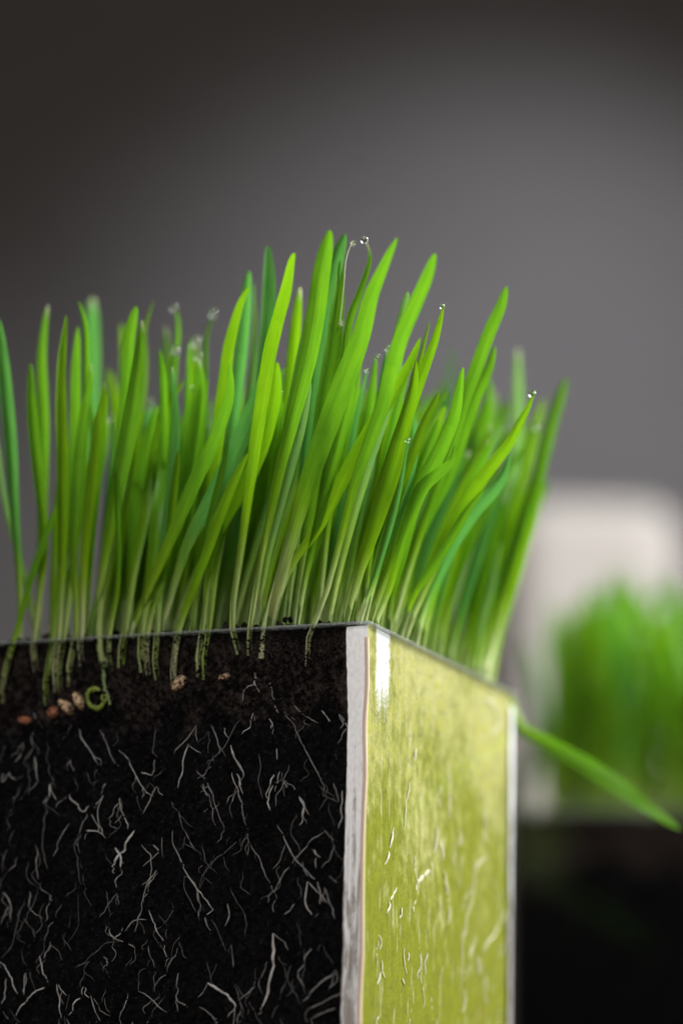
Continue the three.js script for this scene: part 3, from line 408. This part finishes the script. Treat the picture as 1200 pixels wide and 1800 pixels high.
heroes.forEach(([px, w, row, lean, o = {}, label], i) => {
  const f = dressing(i), P = pairs(px), L = [0]; for (let k = 1; k < P.length; k++) L.push(L[k - 1] + Math.hypot(P[k][0] - P[k - 1][0], P[k][1] - P[k - 1][1]));
  const on = (x, y) => row < 0 ? onSide(x, y, -row / 1000) : onFront(x, y, row / 1000);
  const nb = o.below ? 2 : 1, base = on(...P[nb - 1]), d0 = depthOf(base), pts = [];
  P.forEach(([x, y], k) => { if (o.below && k < 2) return pts.push(onFront(x, y, k ? 0.0009 : 0.0011)); const t = (L[k] - L[nb - 1]) / (L.at(-1) - L[nb - 1]); pts.push(atDepth(x, y, d0 - lean / 1000 * Math.pow(t, 1.6))); });
  let stem = o.below ? 0.016 : 0.010;
  if (o.below) { pts.unshift(burrow(pts[0], pts[1])); stem = 0; }
  if (!o.below) {
    const s = row > 0 && row < 9 ? belowStems.findIndex((q) => q && Math.abs(q[0] - P[0][0]) < 11) : -1;
    if (s >= 0) { const q = belowStems[s]; belowStems[s] = null; pts[0] = onFront(q[0], q[1] - 6, 0.0011); pts.unshift(onFront(lerp(q[0], q[2], 0.75), lerp(q[1], q[3], 0.75), 0.0012)); pts.unshift(burrow(pts[0], pts[1])); stem = 0; }
    else { const dn = pts[0].clone().sub(pts[1]).normalize(); dn.y = Math.min(dn.y, -0.9); dn.x *= 0.4; dn.z *= 0.4; pts.unshift(pts[0].clone().addScaledVector(dn, (pts[0].y - (SOILTOP - 0.005)) / -dn.y)); }
  }
  const width = w * (w > 34 ? 0.82 : 0.88) * d0 / FPX, opt = { wb: o.wb ?? clamp(11 / w, 0.28, 0.9), tm: o.p >= 2 ? rr(0.76, 0.85, f) : Math.max(0.62, o.tm ?? rr(0.64, 0.82, f)), p: (o.p ?? 1.7) < 1.3 ? o.p : (o.p ?? 1.7) * 1.3, face: (o.face ?? rr(-0.5, 0.5, f)), twist: rr(-1.3, 1.3, f), curl: rr(1.0, 2.4, f), pale: o.pale ?? rr(0.5, 1.15, f), tone: anyTone(f), dry: f() < 0.22 ? rr(0.3, 0.8, f) : 0 };
  const group = row < 0 ? SIDEROW : row < 11 ? FRONTROW : MIDDLE;
  shoot(pts, width / Math.max(0.8, Math.cos(opt.face)), opt, label ?? describe(width, opt, pts, group), label ? undefined : group, stem * rr(0.8, 1.5, f));
  if (o.drop) { const tip = pts.at(-1), [qx, qy] = project(tip); droplets.push([[qx + clamp(o.drop[0] - qx, -o.drop[2] * 0.3, o.drop[2] * 0.3), qy + o.drop[2] * 0.12, o.drop[2]], depthOf(tip) - 0.0002]); }
});
belowStems.forEach((q, i) => {
  if (!q) return; const f = dressing(200 + i), a = onFront(lerp(q[0], q[2], 0.75), lerp(q[1], q[3], 0.75), 0.0011), b = onFront(q[0], q[1] - 4, 0.0012), d = b.clone().sub(a).normalize(), h = rr(0.036, 0.055, f), pts = [burrow(a, b), a, b];
  for (let k = 1; k <= 4; k++) pts.push(b.clone().addScaledVector(V3(0.05 + rr(0.02, 0.24, f) * k / 4, 1, -rr(0.0, 0.16, f)), h * k / 4));
  const o = { wb: 0.45, tm: 0.62, p: 1.6, face: rr(-0.6, 0.6, f), twist: rr(-0.6, 0.6, f), curl: 1.1, pale: rr(0.3, 0.8, f), tone: anyTone(f) }, w = rr(0.0021, 0.0032, f); shoot(pts, w, o, describe(w, o, pts, FRONTROW), FRONTROW, 0);
});
// the rest of the tuft: rooted over the soil, leaning to the light on the right, below the outline of the traced ones
const outline = (x) => { const k = [[-50, 900], [70, 860], [120, 690], [260, 690], [420, 660], [470, 610], [640, 650], [740, 655], [860, 695], [960, 775], [1010, 950]]; for (let i = 1; i < k.length; i++) if (x < k[i][0]) return lerp(k[i - 1][1], k[i][1], (x - k[i - 1][0]) / (k[i][0] - k[i - 1][0])); return 980; };
let made = 0, tries = 0;
while (made < 205 && tries++ < 4000) {
  const f = R, a = rr(0.003, FRONT - 0.005), b = rr(0.006, SIDE - 0.004), root = V3(0, 0, 0).addScaledVector(DL, a).addScaledVector(DR, b);
  if (a > FRONT - 0.016 && R() < 0.75) continue; if (a < 0.03 && b > 0.045 && R() < 0.35) continue;
  const h = rr(0.046, 0.079), near = 1 - a / FRONT, lx = 0.04 + 0.30 * near * rr(0.4, 1.3) + rr(-0.13, 0.13), lz = rr(-0.16, 0.18), bend = rr(0.8, 1.7), pts = [V3(root.x, SOILTOP - 0.004, root.z)];
  for (let k = 1; k <= 5; k++) { const t = k / 5; pts.push(V3(root.x + lx * h * (0.55 * t + 0.45 * Math.pow(t, 1 + bend)), SOILTOP + h * t - 0.1 * h * Math.abs(lx) * t * t, root.z + lz * h * Math.pow(t, 1.3))); }
  const [tx, ty] = project(pts.at(-1)); if (ty < outline(tx) + rr(-25, 45)) continue; made++;
  const group = b < 0.011 ? FRONTROW : a < 0.012 ? SIDEROW : MIDDLE, tn = anyTone(R);
  const w = rr(0.0018, 0.0034), o = { wb: rr(0.32, 0.5), tm: rr(0.6, 0.8), p: rr(1.4, 3), face: rr(-0.9, 0.9), twist: rr(-0.9, 0.9), curl: rr(0.8, 2.2), pale: rr(0.3, 1.2), tone: tn, dry: R() < 0.3 ? 0.8 : 0 }; shoot(pts, w, o, describe(w, o, pts, group), group, rr(0.006, 0.016));
  if (R() < 0.10 && ty < outline(tx) + 120) droplets.push([[tx, ty - 2, rr(4, 8)], depthOf(pts.at(-1))]);
}
// further shoots deep inside the tuft, which cannot be told apart
{
  const geos = []; let n = 0;
  for (let i = 0; i < 4000 && n < 330; i++) {
    const a = rr(0.006, FRONT - 0.012), b = rr(0.016, SIDE - 0.008), x = -a * Math.cos(YAW) + b * Math.sin(YAW), z = -a * Math.sin(YAW) - b * Math.cos(YAW), h = rr(0.036, 0.068), lx = 0.04 + 0.30 * (1 - a / FRONT) * rr(0.5, 1.2) + rr(-0.08, 0.08), lz = rr(-0.12, 0.12);
    const pts = [V3(x, SOILTOP - 0.004, z), ...[0.3, 0.65, 1].map((t) => V3(x + lx * h * (0.6 * t + 0.4 * t * t), SOILTOP + h * t, z + lz * h * t))], [tx, ty] = project(pts[3]); if (ty < outline(tx) + 12) continue; n++;
    geos.push(bladeGeometry(pts, rr(0.0018, 0.0032), { wb: 0.42, tm: rr(0.6, 0.8), p: rr(1.4, 3), face: rr(-1.2, 1.2), twist: rr(-1, 1), curl: rr(0.7, 1.6), pale: rr(0.3, 1), tone: anyTone(R) }, 16, 6));
  }
  const m = mesh('wheatgrass_mass', mergeGeometries(geos), leafMat, scene); m.userData = { kind: 'stuff', label: 'inner shoots of the tuft hidden among the front ones', category: 'grass' };
}
// fallen shoot hanging out behind the far end of the side pane
{
  const d = depthOf(onSide(880, 1250, 0)) + 0.006, q = [[868, 1196, 0.0], [890, 1225, 0.0], [912, 1278, -0.002], [960, 1306, -0.006], [1030, 1346, -0.010], [1095, 1390, -0.014], [1150, 1430, -0.017], [1196, 1458, -0.02]].map(([x, y, k]) => atDepth(x, y, d + 0.012 + k));
  q[0].addScaledVector(V3(-0.006, 0.0, -0.004), 1);
  shoot(q, 0.0040, { wb: 0.45, tm: 0.7, p: 1.2, face: 0.2, twist: 0.7, curl: 0.9, pale: 0.3, tone: 'leaf' }, 'fallen shoot drooping over the far end of the side pane', undefined, 0);
}
// the feathery dry filament at the top of the tuft
{
  const pts = [[574, 1080, 0.492], [582, 800, 0.482], [590, 650, 0.472], [597, 570, 0.462], [604, 500, 0.455], [609, 450, 0.452], [617, 430, 0.452]].map(([x, y, d]) => atDepth(x, y, d)), at = pts[0].clone(), loc = pts.map((p) => p.clone().sub(at));
  const g = thing('dry_filament', 'hair thin white filament with feathery nodes standing above the tuft', 'filament', at);
  const m = new THREE.MeshPhysicalMaterial({ color: new THREE.Color().setRGB(0.62, 0.68, 0.45), roughness: 0.8, transmission: 0.25, thickness: 0 });
  mesh('filament', new THREE.TubeGeometry(new THREE.CatmullRomCurve3(loc), 50, 0.0001, 6), m, g);
  for (const k of [6, 3]) { const hairs = []; for (let i = 0; i < 7; i++) { const a = i * 0.9 + k, e = loc[k].clone().add(V3(Math.cos(a) * 0.0006 + 0.0003, Math.sin(a) * 0.0006 + 0.0002, Math.sin(a * 2) * 0.0004)); hairs.push(new THREE.TubeGeometry(new THREE.QuadraticBezierCurve3(loc[k], loc[k].clone().lerp(e, 0.5).add(V3(0, 0.0003, 0)), e), 5, 0.00008, 5)); } mesh('tassel', mergeGeometries(hairs), m, g); }
}
// droplets on the tips
const dropGeo = (() => { const g = new THREE.SphereGeometry(1, 24, 18), p = g.attributes.position; for (let i = 0; i < p.count; i++) { const y = p.getY(i); p.setX(i, p.getX(i) * (1 - 0.08 * y)); p.setZ(i, p.getZ(i) * (1 - 0.08 * y)); p.setY(i, y * 1.06); } g.computeVertexNormals(); return g; })();
for (const [[x, y, d], dep] of droplets) { const m = lone('water_droplet', dropGeo, waterMat, 'tiny clear water droplet clinging to the tip of a grass shoot', 'droplet', atDepth(x, y, dep), 'water droplets on the shoot tips'); m.scale.setScalar(d * 0.78 * dep / FPX); }

// ---------------------------------------------------------------- seeds and the curled shoot behind the front pane
const seedTex = dataTex(128, 128, (u, v) => { const k = 1 + 0.35 * fbm(u * 6, v * 3, 4), d = sstep(fbm(u * 9 + 5, v * 9, 3), 0.12, 0.3); return toS(mix3([0.56 * k, 0.38 * k, 0.23 * k], [0.03, 0.02, 0.015], d)); }, true);
const seedMat = new THREE.MeshPhysicalMaterial({ map: seedTex, bumpMap: seedTex, bumpScale: 0.0003, roughness: 0.6, clearcoat: 0.2 });
const rustMat = seedMat.clone(); rustMat.color.setRGB(0.85, 0.45, 0.32); const paleMat = seedMat.clone(); paleMat.color.setRGB(1.35, 1.35, 1.3);
function seedGeometry(seed) { const g = new THREE.SphereGeometry(1, 28, 18), p = g.attributes.position; for (let i = 0; i < p.count; i++) { const q = V3().fromBufferAttribute(p, i), crease = 1 - 0.30 * Math.exp(-(q.y * q.y) / 0.02) * (q.z > 0 ? 1 : 0), k = (1 + 0.16 * n3(q.x * 2 + seed, q.y * 2, q.z * 2) + 0.08 * n3(q.x * 6, q.y * 6 + seed, q.z * 6)); p.setXYZ(i, q.x * k * (1 - 0.15 * q.x), q.y * k * crease, q.z * k * crease); } g.computeVertexNormals(); return g; }
[[46, 1266, 26, 15, -0.1, rustMat, 'rusty brown wheat seed half buried beside a bent white root'], [94, 1251, 21, 21, 0.5, rustMat, 'round orange brown wheat seed behind the front pane'], [118, 1243, 38, 17, -0.7, paleMat, 'split pale wheat seed between the orange and the wrinkled one'], [140, 1234, 36, 18, -1.0, paleMat, 'wrinkled pale wheat seed touching the curled green shoot'], [316, 1200, 35, 20, 0.7, seedMat, 'plump tan wheat seed under the white stem'], [396, 1190, 24, 12, 0.2, seedMat, 'small tan wheat seed alone in the brown topsoil']].forEach(([x, y, a, b, r, m, label], i) => {
  const at = onFront(x, y, 0.0014), s = lone('wheat_seed', seedGeometry(i * 3.7), m, label, 'seed', at, 'wheat seeds behind the front pane'), k = 0.5 * 0.455 / FPX; s.scale.set(a * k, b * k, 0.0010); s.rotation.set(0, -YAW, r);
});
{
  const g = thing('curled_shoot', 'green shoot curled into a ring under the soil behind the front glass', 'grass shoot', V3(0, 0, 0), null, -YAW);
  const tube = (l, r, name, c, k) => mesh(name, rootGeometry(pairs(l).map(([x, y]) => local(onFront(x, y, 0.0009))), r, k, 0.0002, 0.0004, 'z'), new THREE.MeshPhysicalMaterial({ color: new THREE.Color().setRGB(...c), roughness: 0.6, clearcoat: 0.3, bumpMap: soilBump, bumpScale: 0.0004 }), g);
  tube([183, 1150, 184, 1175, 183, 1195, 186, 1215, 195, 1240], 0.00058, 'stem', [0.20, 0.28, 0.10], 3);
  tube([178, 1213, 166, 1211, 155, 1217, 153, 1230, 162, 1242, 175, 1244, 184, 1236, 187, 1226], 0.00068, 'ring', [0.22, 0.30, 0.03], 5);
  tube([172, 1243, 181, 1234, 180, 1220], 0.00042, 'ring', [0.25, 0.34, 0.05], 11);
  tube([186, 1215, 190, 1228, 192, 1242], 0.00052, 'stem', [0.26, 0.30, 0.05], 8);
}

// ---------------------------------------------------------------- out of focus background: second box of grass and a pale canister
{
  const D = 0.722, c = atDepth(895, 1400, D), w = 0.100, d = 0.085, turn = -0.12, h = RIM - 0.002;
  const at = V3(c.x + w, 0, c.z), g = thing('glass_box', 'second glass box of black soil standing behind the filmed box', 'glass box', at, null, turn);
  const pane = (name, ww, x, z, ry) => mesh(name, new THREE.PlaneGeometry(ww, RIM - 0.001).rotateY(ry).translate(x, RIM / 2, z), paneMat, g);
  pane('front_pane', w - 0.001, -w / 2, 0, 0); pane('side_pane', d - 0.001, 0, -d / 2, Math.PI / 2); pane('side_pane', d - 0.001, -w, -d / 2, Math.PI / 2); pane('back_pane', w - 0.001, -w / 2, -d, 0);
  mesh('rim', new THREE.BoxGeometry(w, 0.0012, 0.002).translate(-w / 2, RIM, -0.001), rimMat, g); mesh('rim', new THREE.BoxGeometry(0.002, 0.0012, d - 0.004).translate(-w + 0.001, RIM, -d / 2), rimMat, g);
  const s = thing('soil_block', 'black soil block filling the second glass box', 'soil', at, null, turn); mesh('soil', soilGeometry(w, d, RIM - 0.0015, 40, 50), soilMat, s);
  const geos = [], f = rng(99), top = (x) => { const k = [[930, 1130], [950, 1075], [1000, 1055], [1050, 1030], [1085, 985], [1110, 1040], [1130, 1075], [1165, 1005], [1210, 1045], [1400, 1040]]; for (let i = 1; i < k.length; i++) if (x < k[i][0]) return lerp(k[i - 1][1], k[i][1], clamp((x - k[i - 1][0]) / (k[i][0] - k[i - 1][0]), 0, 1)); return 1040; };
  const m4 = new THREE.Matrix4().makeRotationY(turn);
  for (let i = 0; i < 230; i++) {
    const peak = i > 190 ? [1085, 1165, 1050, 1000][i % 4] : 0;
    const root = V3(-rr(0.004, w - (i % 12 ? 0.010 : 0.003), f), h - 0.006, -rr(0.004, d - 0.004, f)).applyMatrix4(m4).add(at), dep = depthOf(root), sx = peak ? peak + rr(-14, 14, f) : project(root)[0] + rr(-25, 30, f), goal = atDepth(sx, top(sx) + (peak ? rr(-8, 20, f) : 20 + rr(-10, 110, f) * (f() < 0.8 ? 1 : 0.2)), dep + rr(-0.012, 0.012, f));
    const pts = [0, 0.33, 0.66, 1].map((t) => root.clone().lerp(goal, t).add(V3(0.004 * Math.sin(t * 3 + i) * t, 0, 0)).sub(at));
    geos.push(bladeGeometry(pts, rr(0.0028, 0.0044, f), { wb: 0.4, tm: 0.62, p: 1.8, face: rr(-0.8, 0.8, f), twist: rr(-0.8, 0.8, f), curl: 1, pale: rr(0.2, 0.7, f), tone: anyTone(f) }, 12, 4));
  }
  const t = mesh('wheatgrass_tuft', mergeGeometries(geos), leafMat, scene); t.position.copy(at); t.userData = { kind: 'stuff', label: 'dense out of focus tuft of wheatgrass growing in the second box', category: 'grass' };
}
{
  const D = 1.45, c = atDepth(1035, 880, D), w = 0.110, hh = c.y, can = thing('canister', 'pale cream box shaped canister with rounded shoulders behind the second box', 'canister', V3(c.x, 0, c.z - 0.02));
  mesh('body', new RoundedBoxGeometry(w, hh, 0.08, 6, 0.026).translate(0, hh / 2, 0), new THREE.MeshPhysicalMaterial({ color: new THREE.Color().setRGB(0.30, 0.27, 0.245), roughness: 0.8 }), can);
}
renderer.render(scene, camera);
